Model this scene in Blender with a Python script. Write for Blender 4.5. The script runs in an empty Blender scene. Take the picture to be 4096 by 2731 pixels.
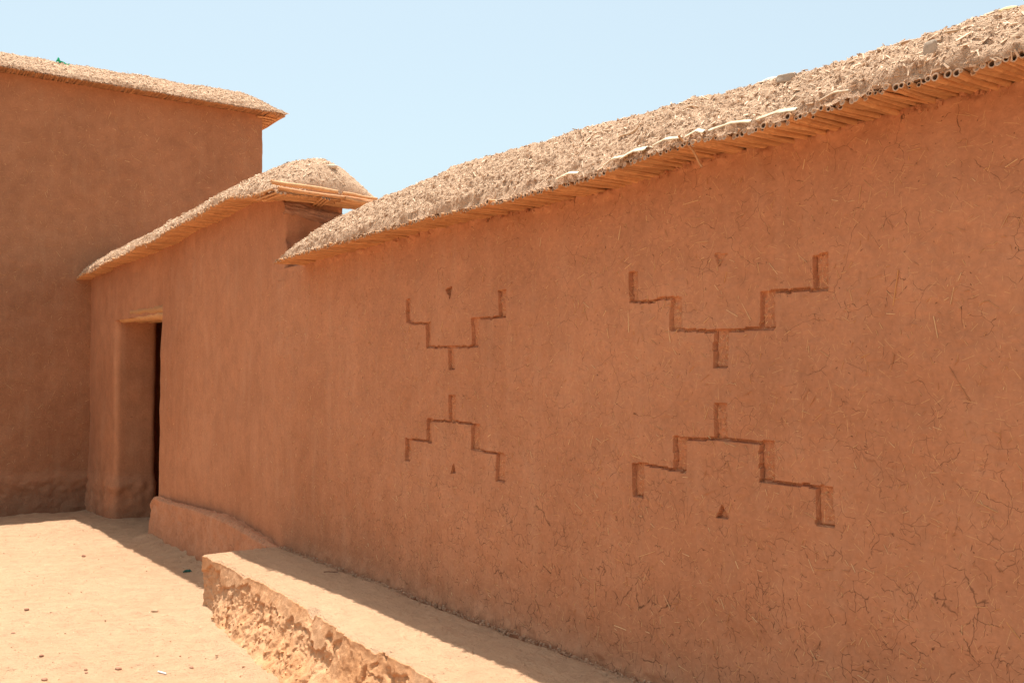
import bpy, math, random
import numpy as np
from mathutils import Vector, Matrix
random.seed(7); R = np.random.RandomState(11)
S = bpy.context.scene; COL = S.collection

# ------------------------------------------------------------------ numeric noise
def _h(i, j, k, s):
    n = (i*374761393 + j*668265263 + k*2147483647 + s*1274126177) & 0xffffffff
    n = ((n ^ (n >> 13)) * 1274126177) & 0xffffffff
    n = ((n ^ (n >> 16)) * 2246822519) & 0xffffffff
    return ((n ^ (n >> 15)) & 0xffff) / 65535.0
def vn(P, s=0):
    P = np.asarray(P, float); I = np.floor(P).astype(np.int64); f = P - I; f = f*f*f*(f*(f*6-15)+10)
    i, j, k = I[..., 0], I[..., 1], I[..., 2]; x, y, z = f[..., 0], f[..., 1], f[..., 2]
    r = 0
    for a in (0, 1):
        for b in (0, 1):
            for c in (0, 1):
                r = r + _h(i+a, j+b, k+c, s)*(x if a else 1-x)*(y if b else 1-y)*(z if c else 1-z)
    return r*2-1
def fbm(P, sc, oct=4, s=0, gain=.5):
    P = np.asarray(P, float)*sc; a = 1; r = 0; t = 0
    for o in range(oct):
        r = r + a*vn(P + 17.3*o, s+o); t += a; a *= gain; P = P*2.03
    return r/t
def P3(a, b, c=0.):
    a, b, c = np.broadcast_arrays(a, b, c); return np.stack([a, b, c], -1)
def sm(x, a, b):
    x = np.clip((x-a)/(b-a), 0, 1); return x*x*(3-2*x)
def curve(pts):
    xs = [p[0] for p in pts]; ys = [p[1] for p in pts]
    return lambda t: np.interp(t, xs, ys)

# ------------------------------------------------------------------ mesh helpers
def put(name, V, F, mat, parent=None, smooth=True, mi=None):
    me = bpy.data.meshes.new(name); V = np.asarray(V, np.float32).reshape(-1, 3); F = np.asarray(F, np.int32)
    k = F.shape[1]
    me.vertices.add(len(V)); me.vertices.foreach_set('co', V.ravel())
    me.loops.add(F.size); me.loops.foreach_set('vertex_index', F.ravel())
    me.polygons.add(len(F)); me.polygons.foreach_set('loop_start', np.arange(0, F.size, k, dtype=np.int32))
    try: me.polygons.foreach_set('loop_total', np.full(len(F), k, np.int32))
    except Exception: pass
    for m in (mat if isinstance(mat, (list, tuple)) else [mat]): me.materials.append(m)
    if mi is not None: me.polygons.foreach_set('material_index', np.asarray(mi, np.int32))
    if smooth is not False:
        sf = np.ones(len(F), bool) if smooth is True else np.asarray(smooth, bool)
        me.polygons.foreach_set('use_smooth', sf)
    me.update(calc_edges=True); me.validate()
    o = bpy.data.objects.new(name, me); COL.objects.link(o)
    if parent: o.parent = parent
    return o
def gridF(nu, nv, cu=False, cv=False, off=0):
    iu = np.arange(nu if cu else nu-1); iv = np.arange(nv if cv else nv-1)
    A, B = np.meshgrid(iu, iv, indexing='ij'); A2 = (A+1) % nu; B2 = (B+1) % nv
    return (np.stack([A*nv+B, A2*nv+B, A2*nv+B2, A*nv+B2], -1).reshape(-1, 4) + off)
class Bag:
    def __init__(s): s.V = []; s.F = []; s.M = []; s.S = []; s.n = 0
    def add(s, V, F, m=0, smooth=True):
        V = np.asarray(V, float).reshape(-1, 3); F = np.asarray(F, int)
        s.V.append(V); s.F.append(F+s.n); s.M.append(np.full(len(F), m)); s.S.append(np.full(len(F), smooth)); s.n += len(V)
    def build(s, name, mats, parent=None):
        return put(name, np.concatenate(s.V), np.concatenate(s.F), mats, parent, np.concatenate(s.S), np.concatenate(s.M))
def tag(o, label=None, cat=None, group=None, kind=None):
    if label: o['label'] = label
    if cat: o['category'] = cat
    if group: o['group'] = group
    if kind: o['kind'] = kind
    return o
def empty(name, loc, rz=0):
    o = bpy.data.objects.new(name, None); COL.objects.link(o); o.location = loc; o.rotation_euler = (0, 0, rz); return o

def slivers(C, N, T, L, W, H):
    """thin boxes: centre C, normal N, direction T, length, width, height"""
    T = T - N*np.sum(T*N, -1, keepdims=True); T /= np.linalg.norm(T, axis=-1, keepdims=True)+1e-9
    B = np.cross(N, T); L = L[:, None]/2; W = W[:, None]/2; H = H[:, None]/2
    V = []
    for a, b, c in ((-1,-1,-1),(1,-1,-1),(1,1,-1),(-1,1,-1),(-1,-1,1),(1,-1,1),(1,1,1),(-1,1,1)):
        V.append(C + T*L*a + B*W*b*(1 if a < 0 else .7) + N*H*c)
    V = np.stack(V, 1); n = len(C)
    q = np.array([[0,3,2,1],[4,5,6,7],[0,1,5,4],[1,2,6,5],[2,3,7,6],[3,0,4,7]])
    F = (q[None] + 8*np.arange(n)[:, None, None]).reshape(-1, 4)
    return V.reshape(-1, 3), F
def clods(C, r):
    """little irregular lumps (deformed cubes with bevelled look)"""
    base = np.array([[-1,-1,-1],[1,-1,-1],[1,1,-1],[-1,1,-1],[-1,-1,1],[1,-1,1],[1,1,1],[-1,1,1]])*.62
    n = len(C); V = base[None] * R.uniform(.5, 1.2, (n, 8, 1)) * R.uniform(.6, 1.2, (n, 1, 3))
    a = R.uniform(0, 6.28, n); c, s = np.cos(a)[:, None], np.sin(a)[:, None]
    V = np.stack([V[..., 0]*c - V[..., 1]*s, V[..., 0]*s + V[..., 1]*c, V[..., 2]], -1)
    V = V*r[:, None, None] + C[:, None]
    q = np.array([[0,3,2,1],[4,5,6,7],[0,1,5,4],[1,2,6,5],[2,3,7,6],[3,0,4,7]])
    return V.reshape(-1, 3), (q[None] + 8*np.arange(n)[:, None, None]).reshape(-1, 4)

# ------------------------------------------------------------------ materials
class NT:
    def __init__(s, name):
        s.m = bpy.data.materials.new(name); s.m.use_nodes = True; s.t = s.m.node_tree
        s.b = s.t.nodes['Principled BSDF']; s.b.inputs['Roughness'].default_value = .95
        s.b.inputs['Specular IOR Level'].default_value = .15
        s.co = s.t.nodes.new('ShaderNodeTexCoord').outputs['Object']
    def n(s, typ, ins=None, **kw):
        x = s.t.nodes.new('ShaderNode'+typ)
        for k, v in kw.items(): setattr(x, k, v)
        for k, v in (ins or {}).items():
            if hasattr(v, 'is_linked'): s.t.links.new(v, x.inputs[k])
            else: x.inputs[k].default_value = v
        return x
    def math(s, op, a, b=0., c=0.): return s.n('Math', {0: a, 1: b, 2: c}, operation=op).outputs[0]
    def vm(s, op, a, b): return s.n('VectorMath', {0: a, 1: b}, operation=op).outputs[0]
    def noise(s, sc, det=4., rough=.55, co=None, dist=0.):
        return s.n('TexNoise', {'Vector': co or s.co, 'Scale': sc, 'Detail': det, 'Roughness': rough, 'Distortion': dist}).outputs['Fac']
    def ramp(s, f, a, b): return s.n('MapRange', {'Value': f, 'From Min': a, 'From Max': b, 'To Min': 0., 'To Max': 1.}).outputs[0]
    def mix(s, f, a, b):
        x = s.t.nodes.new('ShaderNodeMix'); x.data_type = 'RGBA'
        for i, v in ((0, f), (6, a), (7, b)):
            if hasattr(v, 'is_linked'): s.t.links.new(v, x.inputs[i])
            else: x.inputs[i].default_value = v if i == 0 else (*v, 1)
        return x.outputs[2]
    def mul(s, col, f):  # scale a colour by a factor
        x = s.n('VectorMath', {0: col, 'Scale': f}, operation='SCALE'); return x.outputs[0]
    def flecks(s, co2, sc, L, W, prob, dens_mask=None):
        v = s.n('TexVoronoi', {'Vector': co2, 'Scale': sc}, voronoi_dimensions='2D')
        d = s.vm('SUBTRACT', co2, v.outputs['Position'])
        cs = s.n('SeparateXYZ', {0: v.outputs['Color']})
        r = s.n('VectorRotate', {'Vector': d, 'Angle': s.math('MULTIPLY', cs.outputs[0], 6.28)}, rotation_type='Z_AXIS').outputs[0]
        q = s.n('SeparateXYZ', {0: r})
        len_ = s.math('MULTIPLY', s.math('ADD', cs.outputs[2], .3), L)
        a = s.math('LESS_THAN', s.math('ABSOLUTE', q.outputs[0]), len_)
        b = s.math('LESS_THAN', s.math('ABSOLUTE', q.outputs[1]), W)
        c = s.math('LESS_THAN', cs.outputs[1], prob)
        return s.math('MULTIPLY', s.math('MULTIPLY', a, b), c)
    def bump(s, hs):
        nrm = None
        for h, st, d in hs:
            ins = {'Height': h, 'Strength': st, 'Distance': d}
            if nrm is not None: ins['Normal'] = nrm
            nrm = s.n('Bump', ins).outputs[0]
        s.t.links.new(nrm, s.b.inputs['Normal'])
    def col(s, c): s.t.links.new(c, s.b.inputs['Base Color'])

def mud(name, c1, c2, straw=(.62, .36, .17), crack=1., fleck=1., rough=1., foot=None):
    t = NT(name); xyz = t.n('SeparateXYZ', {0: t.co})
    n1 = t.noise(.9, 4); n2 = t.noise(7., 4, .6); n3 = t.noise(60., 3, .65)
    c = t.mix(t.ramp(n1, .32, .68), c1, c2)
    c = t.mul(c, t.n('MapRange', {'Value': n2, 'From Min': .25, 'From Max': .75, 'To Min': .88, 'To Max': 1.12}).outputs[0])
    c = t.mul(c, t.n('MapRange', {'Value': n3, 'From Min': .25, 'From Max': .75, 'To Min': .88, 'To Max': 1.10}).outputs[0])
    # dry vertical smears left by the hand
    st = t.noise(1., 4, .6, co=t.vm('MULTIPLY', t.co, (9., 9., 1.6)))
    c = t.mix(t.math('MULTIPLY', t.ramp(st, .5, .75), .4), c, (c1[0]*1.05, c1[1]*1.2, c1[2]*1.3))
    uv = t.n('CombineXYZ', {0: t.math('ADD', xyz.outputs[0], xyz.outputs[1]), 1: xyz.outputs[2]}).outputs[0]
    wob = t.n('TexNoise', {'Vector': t.co, 'Scale': 14., 'Detail': 3.})
    uvw = t.vm('ADD', uv, t.vm('MULTIPLY', t.vm('SUBTRACT', wob.outputs['Color'], (.5, .5, .5)), (.07, .07, 0)))
    bumps = [(n1, .6, .05), (n2, .5*rough, .02), (n3, .5*rough, .004), (t.noise(260., 2), .35*rough, .0015)]
    if crack:
        m = None
        for sc, w, lo, hi, msc, an in ((6.5, .0045, .535, .56, 3., (1., 1., 1.)), (16., .0115, .545, .58, 5., (1., 1.3, 1.)), (29., .030, .535, .575, 9., (1., .8, 1.)), (15., .014, .53, .60, 4.6, (1., .30, 1.))):
            e = t.n('TexVoronoi', {'Vector': t.vm('MULTIPLY', uvw, an), 'Scale': sc}, voronoi_dimensions='2D', feature='DISTANCE_TO_EDGE').outputs['Distance']
            ln = t.n('MapRange', {'Value': e, 'From Min': w*.3, 'From Max': w*1.5, 'To Min': 1., 'To Max': 0.}).outputs[0]
            k = t.math('MULTIPLY', ln, t.ramp(t.noise(msc*1.8, 3, .6, co=t.vm('ADD', t.co, (sc, 3., sc))), lo, hi))
            if an[1] < 1: k = t.math('MULTIPLY', k, t.n('MapRange', {'Value': xyz.outputs[2], 'From Min': .7, 'From Max': 1.5, 'To Min': 1., 'To Max': .12}).outputs[0])
            m = k if m is None else t.math('MAXIMUM', m, k)
        pit = t.n('TexVoronoi', {'Vector': uvw, 'Scale': 22.}, voronoi_dimensions='2D')
        pk = t.math('MULTIPLY', t.n('MapRange', {'Value': pit.outputs['Distance'], 'From Min': .02, 'From Max': .06, 'To Min': 1., 'To Max': 0.}).outputs[0],
                    t.math('LESS_THAN', t.n('SeparateXYZ', {0: pit.outputs['Color']}).outputs[0], .30))
        m = t.math('MULTIPLY', m, t.n('MapRange', {'Value': xyz.outputs[0], 'From Min': -3.6, 'From Max': -1.2, 'To Min': .15, 'To Max': 1.}).outputs[0]) if crack > .6 else m
        m = t.math('MULTIPLY', t.math('MAXIMUM', m, pk), crack)
        c = t.mix(t.math('MULTIPLY', m, .9), c, (.12, .052, .028))
    if fleck:
        f = t.flecks(uv, 24., .019, .0008, .34*fleck)
        f = t.math('MAXIMUM', f, t.flecks(t.vm('ADD', uv, (3.7, 1.2, 0)), 55., .009, .0005, .35*fleck))
        c = t.mix(t.math('MULTIPLY', f, .7), c, straw)
    if foot:   # eroded footing: a band of darker colour with rougher bumps
        hz = t.math('ADD', xyz.outputs[2], t.math('MULTIPLY', t.math('SUBTRACT', t.noise(3., 5, .6), .5), .35))
        fm = t.n('MapRange', {'Value': hz, 'From Min': foot, 'From Max': foot-.22, 'To Min': 0., 'To Max': 1.}).outputs[0]
        c = t.mix(t.math('MULTIPLY', fm, .45), c, (.27, .13, .072))
        bumps.append((t.math('MULTIPLY', t.noise(24., 5, .7), fm), .9, .03))
    t.col(c); t.bump(bumps); return t.m

M = {}
W1, W2 = (.495, .225, .119), (.405, .174, .088)
M['wall'] = mud('mud_plaster', W1, W2)
M['wall2'] = mud('smooth_mud_plaster', W1, W2, crack=.9, fleck=.5, rough=.8)
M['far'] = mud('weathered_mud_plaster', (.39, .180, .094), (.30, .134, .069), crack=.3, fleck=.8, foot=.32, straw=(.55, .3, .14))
M['carve'] = mud('exposed_straw_mud', (.495, .212, .104), (.42, .168, .082), crack=.5, fleck=1.8, rough=1.6, straw=(.72, .42, .2))
M['plinth'] = mud('plinth_mud', (.53, .245, .132), (.46, .205, .108), crack=.5, fleck=.2)
M['rawmud'] = mud('raw_mud', (.44, .235, .155), (.34, .175, .11), crack=1., fleck=.6, rough=1.6, straw=(.6, .42, .28))

def earth(name, c1, c2, bs=1.):
    t = NT(name); n1 = t.noise(.8, 6, .6); n2 = t.noise(9., 6, .65); n3 = t.noise(90., 4, .7)
    an = t.noise(1., 5, .65, co=t.vm('MULTIPLY', t.co, (7., 24., 7.)))
    c = t.mix(t.ramp(n1, .3, .7), c1, c2)
    c = t.mul(c, t.n('MapRange', {'Value': n2, 'From Min': .3, 'From Max': .7, 'To Min': .88, 'To Max': 1.08}).outputs[0])
    c = t.mul(c, t.n('MapRange', {'Value': n3, 'From Min': .3, 'From Max': .7, 'To Min': .94, 'To Max': 1.05}).outputs[0])
    v = t.n('TexVoronoi', {'Vector': t.co, 'Scale': 38.})
    sp = t.math('MULTIPLY', t.n('MapRange', {'Value': v.outputs['Distance'], 'From Min': .10, 'From Max': .2, 'To Min': 1., 'To Max': 0.}).outputs[0],
                t.math('LESS_THAN', t.n('SeparateXYZ', {0: v.outputs['Color']}).outputs[0], .22))
    c = t.mix(t.math('MULTIPLY', sp, .45), c, (.33, .19, .12))
    t.col(c)
    t.bump([(an, .6*bs, .03), (n2, .8*bs, .03), (n3, .9*bs, .008), (sp, .8, .006)])
    return t.m
M['ground'] = earth('packed_earth', (.58, .36, .218), (.53, .315, .185), 1.4)
M['bench'] = earth('bench_mud', (.58, .355, .215), (.54, .32, .188), 1.3)
def core():
    t = NT('crumbling_bench_face'); n1 = t.noise(3., 5, .6); n2 = t.noise(26., 6, .7); n3 = t.noise(120., 3, .7)
    c = t.mix(t.ramp(n1, .35, .65), (.64, .31, .142), (.66, .37, .20))
    c = t.mix(t.ramp(n2, .4, .65), t.mul(c, .82), c)
    t.col(c); st = t.noise(1., 5, .7, co=t.vm('MULTIPLY', t.co, (40., 40., 9.)))
    t.bump([(n2, .6, .010), (st, .4, .008), (n3, .6, .004)]); return t.m
M['core'] = core()
def thatch():
    t = NT('straw_mud_coping'); n1 = t.noise(2., 5); n2 = t.noise(35., 5, .7); n3 = t.noise(130., 3, .7)
    c = t.mix(t.ramp(n2, .35, .65), (.48, .295, .185), (.66, .44, .29))
    c = t.mul(c, t.n('MapRange', {'Value': n1, 'From Min': .3, 'From Max': .7, 'To Min': .9, 'To Max': 1.1}).outputs[0])
    t.col(c); t.bump([(n2, 1., .016), (n3, 1., .008)]); return t.m
M['cope'] = thatch()
def island(name, cols, rough=.8):
    t = NT(name); g = t.n('NewGeometry').outputs['Random Per Island']
    r = t.n('ValToRGB', {0: g}); e = r.color_ramp.elements
    for i, c in enumerate(cols):
        x = e[i] if i < 2 else e.new(i/(len(cols)-1))
        x.position = i/(len(cols)-1); x.color = (*c, 1)
    t.col(r.outputs[0]); t.b.inputs['Roughness'].default_value = rough; t.bump([(t.noise(200., 2), .3, .002)]); return t.m
M['straw'] = island('chopped_straw', [(.46, .30, .19), (.66, .46, .31), (.78, .60, .43), (.58, .40, .27), (.70, .51, .35)])
M['wstraw'] = island('straw_in_plaster', [(.50, .26, .12), (.62, .36, .17), (.74, .50, .27), (.42, .19, .09), (.60, .30, .12)])
M['clod'] = island('dry_clods', [(.48, .28, .17), (.55, .34, .21), (.42, .23, .135)], .95)
def cane(name, c1, c2):
    t = NT(name); rnd = t.n('ObjectInfo').outputs['Random']; isl = t.n('NewGeometry').outputs['Random Per Island']
    co = t.vm('MULTIPLY', t.vm('ADD', t.co, t.n('CombineXYZ', {0: t.math('MULTIPLY', rnd, 9.)}).outputs[0]), (90., 5., 90.))
    s = t.noise(1., 5, .7, co=co); k = t.math('FRACT', t.math('ADD', t.math('MULTIPLY', rnd, 7.3), isl))
    c = t.mix(t.ramp(s, .3, .7), c1, c2)
    c = t.mul(c, t.n('MapRange', {'Value': k, 'To Min': .78, 'To Max': 1.12}).outputs[0])
    c = t.mix(t.math('MULTIPLY', t.ramp(t.noise(30., 4, .7), .5, .62), .5), c, (.42, .2, .09))
    t.col(c); t.b.inputs['Roughness'].default_value = .65; t.b.inputs['Specular IOR Level'].default_value = .3
    t.bump([(s, .5, .003)]); return t.m
M['cane'] = cane('cane', (.56, .27, .115), (.68, .38, .18))
M['dustcane'] = cane('dusty_cane', (.56, .40, .26), (.66, .48, .31))
def plain(name, c, rough=.9, v=.12, bs=.5):
    t = NT(name); n = t.noise(60., 4, .6)
    t.col(t.mul(t.mix(0., c, c), t.n('MapRange', {'Value': n, 'From Min': .3, 'From Max': .7, 'To Min': 1-v, 'To Max': 1+v}).outputs[0]))
    t.b.inputs['Roughness'].default_value = rough; t.bump([(n, bs, .004)]); return t.m
M['dark'] = plain('grey_stone', (.16, .13, .12)); M['brownstone'] = plain('brown_stone', (.36, .19, .12))
M['pale'] = plain('pale_stone', (.62, .50, .38)); M['whitestone'] = plain('white_stone', (.66, .60, .52)); M['yellow'] = plain('yellow_stone', (.70, .52, .28))
M['greystone'] = plain('grey_slab', (.42, .33, .25))
M['green'] = plain('green_plastic', (.02, .5, .28), .4); M['dkgreen'] = plain('dark_green_plastic', (.03, .12, .09), .5)
M['white'] = plain('white_paper', (.85, .83, .8), .7, .03); M['twig'] = plain('twig_bark', (.16, .07, .04))
M['lath'] = cane('bleached_cane', (.66, .52, .34), (.78, .65, .46)); M['wedge'] = plain('earthy_stone', (.47, .31, .19)); M['hollow'] = plain('dirty_hollow_shade', (.15, .085, .05)); M['cut'] = plain('dusty_cut_end', (.52, .36, .25))  # hollow: brown dirt inside the canes, darkened to paint in the holes' shade
M['log'] = cane('lintel_log', (.58, .28, .115), (.70, .38, .17))

# ------------------------------------------------------------------ frames
A0 = -53.8429
WF = dict(loc=(.454, 3.73, 0), rz=math.radians(A0))
Xd = Vector((math.cos(WF['rz']), math.sin(WF['rz']), 0)); Yd = Vector((-Xd.y, Xd.x, 0)); O0 = Vector(WF['loc'])
def w2(t, o, z): return O0 + Xd*t + Yd*o + Vector((0, 0, z))
CB = O0 + Xd*-9.01 + Yd*-.08
LF = dict(loc=CB, rz=math.radians(35.7576))

# ------------------------------------------------------------------ motifs carved in the plaster (metres along the wall, height)
NEARM = dict(up=[(.025, .070, 1.785, 1.900), (.243, .296, 1.668, 1.785), (.449, .513, 1.526, 1.658), (.655, .714, 1.655, 1.779), (.866, .925, 1.774, 1.885)],
  dn=[(.030, .090, 1.026, 1.155), (.253, .313, 1.145, 1.270), (.453, .510, 1.270, 1.399), (.658, .718, 1.140, 1.276), (.875, .936, 1.022, 1.146)],
  hu=[[(.024, 1.787), (.139, 1.779), (.2, 1.788), (.291, 1.782)], [(.243, 1.67), (.3, 1.663), (.451, 1.656), (.518, 1.657), (.713, 1.654)], [(.655, 1.779), (.8, 1.777), (.924, 1.774)]],
  hd=[[(.03, 1.151), (.101, 1.153), (.244, 1.147), (.312, 1.146)], [(.253, 1.266), (.452, 1.272), (.514, 1.27), (.718, 1.276)], [(.657, 1.141), (.717, 1.143), (.936, 1.145)]],
  tu=[(.452, 1.932), (.508, 1.926), (.477, 1.885)], td=[(.490, 1.046), (.515, .998), (.464, .996)])
FARM = dict(up=[(-1.758, -1.709, 1.786, 1.908), (-1.533, -1.481, 1.642, 1.772), (-1.313, -1.258, 1.523, 1.636), (-1.102, -1.044, 1.640, 1.769), (-.877, -.817, 1.769, 1.895)],
  dn=[(-1.769, -1.712, 1.036, 1.155), (-1.538, -1.486, 1.144, 1.269), (-1.319, -1.261, 1.264, 1.395), (-1.112, -1.043, 1.140, 1.261), (-.9, -.829, 1.004, 1.127)],
  hu=[[(-1.757, 1.789), (-1.67, 1.775), (-1.486, 1.769)], [(-1.53, 1.644), (-1.272, 1.64), (-1.044, 1.639)], [(-1.1, 1.77), (-.976, 1.771), (-.817, 1.772)]],
  hd=[[(-1.769, 1.15), (-1.649, 1.153), (-1.486, 1.148)], [(-1.534, 1.267), (-1.431, 1.262), (-1.256, 1.264), (-1.043, 1.256)], [(-1.108, 1.141), (-.988, 1.131), (-.832, 1.126)]],
  tu=[(-1.323, 1.942), (-1.262, 1.936), (-1.288, 1.885)], td=[(-1.27, 1.055), (-1.243, 1.006), (-1.298, 1.004)])
def in_tri(t, z, tr):
    (x1, y1), (x2, y2), (x3, y3) = tr
    a = (x2-x1)*(z-y1)-(y2-y1)*(t-x1); b = (x3-x2)*(z-y2)-(y3-y2)*(t-x2); c = (x1-x3)*(z-y3)-(y1-y3)*(t-x3)
    return ((a >= 0) & (b >= 0) & (c >= 0)) | ((a <= 0) & (b <= 0) & (c <= 0))
def deepmask(t, z, rects):
    m = np.zeros(t.shape, bool)
    for a, b, c, d in rects: m |= (t > a) & (t < b) & (z > c) & (z < d) & ((t < a+.006) | (t > b-.004) | (z < c+.005))
    return m
def stepmask(t, z, rects, lines):
    m = np.zeros(t.shape, bool)
    for a, b, c, d in rects: m |= (t > a) & (t < b) & (z > c) & (z < d)
    for L in lines:
        zc = np.interp(t, [p[0] for p in L], [p[1] for p in L]); m |= (t > L[0][0]) & (t < L[-1][0]) & (np.abs(z-zc) < .0048)
    return m

# ------------------------------------------------------------------ generic mud wall block
def axis(pts):
    """piecewise spacing: [(start, step), ..., (end, None)]"""
    a = []
    for (s, st), (e, _) in zip(pts[:-1], pts[1:]): a.append(np.arange(s, e-st*.3, st))
    a.append([pts[-1][0]]); return np.concatenate(a)
def wall_loop(tf, of, t0, t1, of0, thick, r=.05, nb=40):
    """closed plan loop: dense front (tf, of) then rounded right end, back, rounded left end. returns P(n,2), N(n,2), isfront"""
    P = []; fr = []
    k = (tf > t0+r) & (tf < t1-r)
    for t, o in zip(tf[k], of(tf[k])): P.append((t, o)); fr.append(1)
    def arc(cx, cy, a0, a1, n=7):
        for i in range(n): a = a0+(a1-a0)*i/(n-1); P.append((cx+r*math.cos(a), cy+r*math.sin(a))); fr.append(0)
    o1 = float(of(t1)); o0 = float(of(t0)); h = math.pi/2
    arc(t1-r, o1+r, -h, 0)
    for i in range(1, 12): P.append((t1, o1+r+(thick-2*r)*i/12)); fr.append(0)
    arc(t1-r, o1+thick-r, 0, h)
    for i in range(1, nb): P.append((t1-r+(t0-t1+2*r)*i/nb, of0+thick)); fr.append(0)
    arc(t0+r, o0+thick-r, h, 2*h)
    for i in range(1, 12): P.append((t0, o0+thick-r-(thick-2*r)*i/12)); fr.append(0)
    arc(t0+r, o0+r, 2*h, 3*h)
    P = np.array(P); D = np.roll(P, -1, 0)-np.roll(P, 1, 0); N = np.stack([D[:, 1], -D[:, 0]], -1); N /= np.linalg.norm(N, axis=1)[:, None]+1e-9
    return P, N, np.array(fr, bool)
def wall_mesh(P, N, z0, ztop, levels, disp):
    """V (nloop, nlev, 3)"""
    zt = ztop(P[:, 0]); Z = z0 + (zt-z0)[:, None]*levels[None]
    T = np.repeat(P[:, 0][:, None], len(levels), 1); O = np.repeat(P[:, 1][:, None], len(levels), 1)
    d = disp(T, O, Z)
    return np.stack([T+N[:, 0][:, None]*d, O+N[:, 1][:, None]*d, Z], -1)
def cap(V, parent_bag, m=0):
    """close the top: strip from each loop vertex to the loop's mid line"""
    n = V.shape[0]; top = V[:, -1]; c = top.copy(); lo, hi = top[:, 0].min()+.1, top[:, 0].max()-.1
    c[:, 0] = np.clip(c[:, 0], lo, hi); c[:, 1] = (top[:, 1].min()+top[:, 1].max())/2
    G = np.stack([top, c], 1); parent_bag.add(G, gridF(n, 2, cu=True), m)

def straw_on_wall(bag, t0, t1, z0, ztop, o_fn, dens, m, Lm=.02, keep=None):
    n = int((t1-t0)*(2.3)*dens); t = R.uniform(t0, t1, n); z = R.uniform(z0, 1, n)*0 + z0 + R.uniform(0, 1, n)*(ztop(t)-z0-.02)
    if keep is not None: k = keep(t, z); t, z = t[k], z[k]; n = len(t)
    C = P3(t, o_fn(t, z)-.0006, z); N = P3(np.zeros(n)+R.normal(0, .05, n), -np.ones(n), R.normal(0, .05, n)); N /= np.linalg.norm(N, axis=1)[:, None]
    a = R.uniform(0, 6.28, n); T = P3(np.cos(a), R.normal(0, .06, n), np.sin(a))
    L = np.clip(Lm*np.exp(R.normal(0, .55, n)), .006, .11); W = .0007+.0012*R.uniform(0, 1, n)**2 + L*.012
    V, F = slivers(C, N, T, L, W, np.full(n, .0024)); bag.add(V, F, m, False)

# ================================================================== MAIN WALL
main = empty('mud_wall', WF['loc'], WF['rz'])
main['kind'] = 'thing'
tag(main, 'long reddish mud wall with two carved stepped motifs, capped with straw and canes', 'wall')
mtop0 = curve([(-3.6, 2.235), (-3.1, 2.238), (-2.17, 2.258), (-1, 2.25), (-.2, 2.255), (.46, 2.272), (.9, 2.268), (1.23, 2.28), (1.6, 2.272), (4.2, 2.27)])
def mtop(t): return mtop0(t)+.020*vn(P3(np.asarray(t, float)*2.3, 0., 0.), 96)*.5
tf = axis([(-3.6, .007), (-1.85, .0052), (1.02, .007), (1.75, .03), (4.2, None)])
flat = lambda t: np.zeros_like(np.asarray(t, float))
P, N, FR = wall_loop(tf, flat, -3.6, 4.2, 0, .45, .02)
lev = axis([(.24, .010), (.98, .0050), (1.96, .008), (2.27, None)]); lev = (lev-.24)/(2.27-.24)
def mdisp(T, O, Z):
    q = P3(T, O, Z)
    d = .014*fbm(q, 1.6, 3, 1) + .0045*fbm(q, 9, 3, 5) + .0016*fbm(q, 45, 2, 9)
    zt = mtop(T)
    d += np.clip(fbm(q, 22, 3, 30)-.05, 0, 1)*.05*sm(Z, zt-.045, zt-.005)           # ragged mud bedding under the canes
    d += sm(-Z, -.42, -.33)*(.012+.02*np.clip(fbm(q, 18, 3, 33), -.3, 1))             # crumbly skirting at the bench
    d += (-.012)*sm(-Z, -.9, -.3)
    k = sm(-T, 2.6, 3.4); d = d*(1-k) + (.004+.022*fbm(q, 1.3, 3, 201)+.006*fbm(q, 6, 3, 205)+.0015*fbm(q, 30, 2, 208))*k
    return d
V = wall_mesh(P, N, .24, mtop, lev, mdisp)
T, Z = V[..., 0], V[..., 2]; q0 = P3(T, 0., Z)
wt = T + .0030*fbm(q0, 30, 2, 50) + .004*fbm(q0, 6, 2, 51); wz = Z + .0030*fbm(q0, 30, 2, 52) + .003*fbm(q0, 6, 2, 53)
frm = np.repeat(FR[:, None], V.shape[1], 1)
parts = []
for MM in (FARM, NEARM):
    parts.append(('carved_steps', 'upper stepped groove', stepmask(wt, wz, MM['up'], MM['hu'])&frm, .015, MM['up']))
    parts.append(('carved_steps', 'lower stepped groove', stepmask(wt, wz, MM['dn'], MM['hd'])&frm, .015, MM['dn']))
    parts.append(('carved_triangle', None, in_tri(wt+.012*fbm(q0, 30, 2, 55)*(MM is FARM), wz+.02*fbm(q0, 26, 2, 56)*(MM is FARM), MM['tu'])&frm, .022 if MM is FARM else .007, []))
    parts.append(('carved_triangle', None, in_tri(wt, wz, MM['td'])&frm, .018, []))
for nm, lb, m, dep, rc in parts:
    V[..., 1] += (deepmask(wt, wz, rc)&m)*.005 + m*(dep*(1+.25*fbm(q0, 12, 2, 60)) + .004*fbm(q0, 70, 2, 61))
Fq = gridF(V.shape[0], V.shape[1], cu=True); VV = V.reshape(-1, 3); used = np.zeros(len(Fq), bool)
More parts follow.
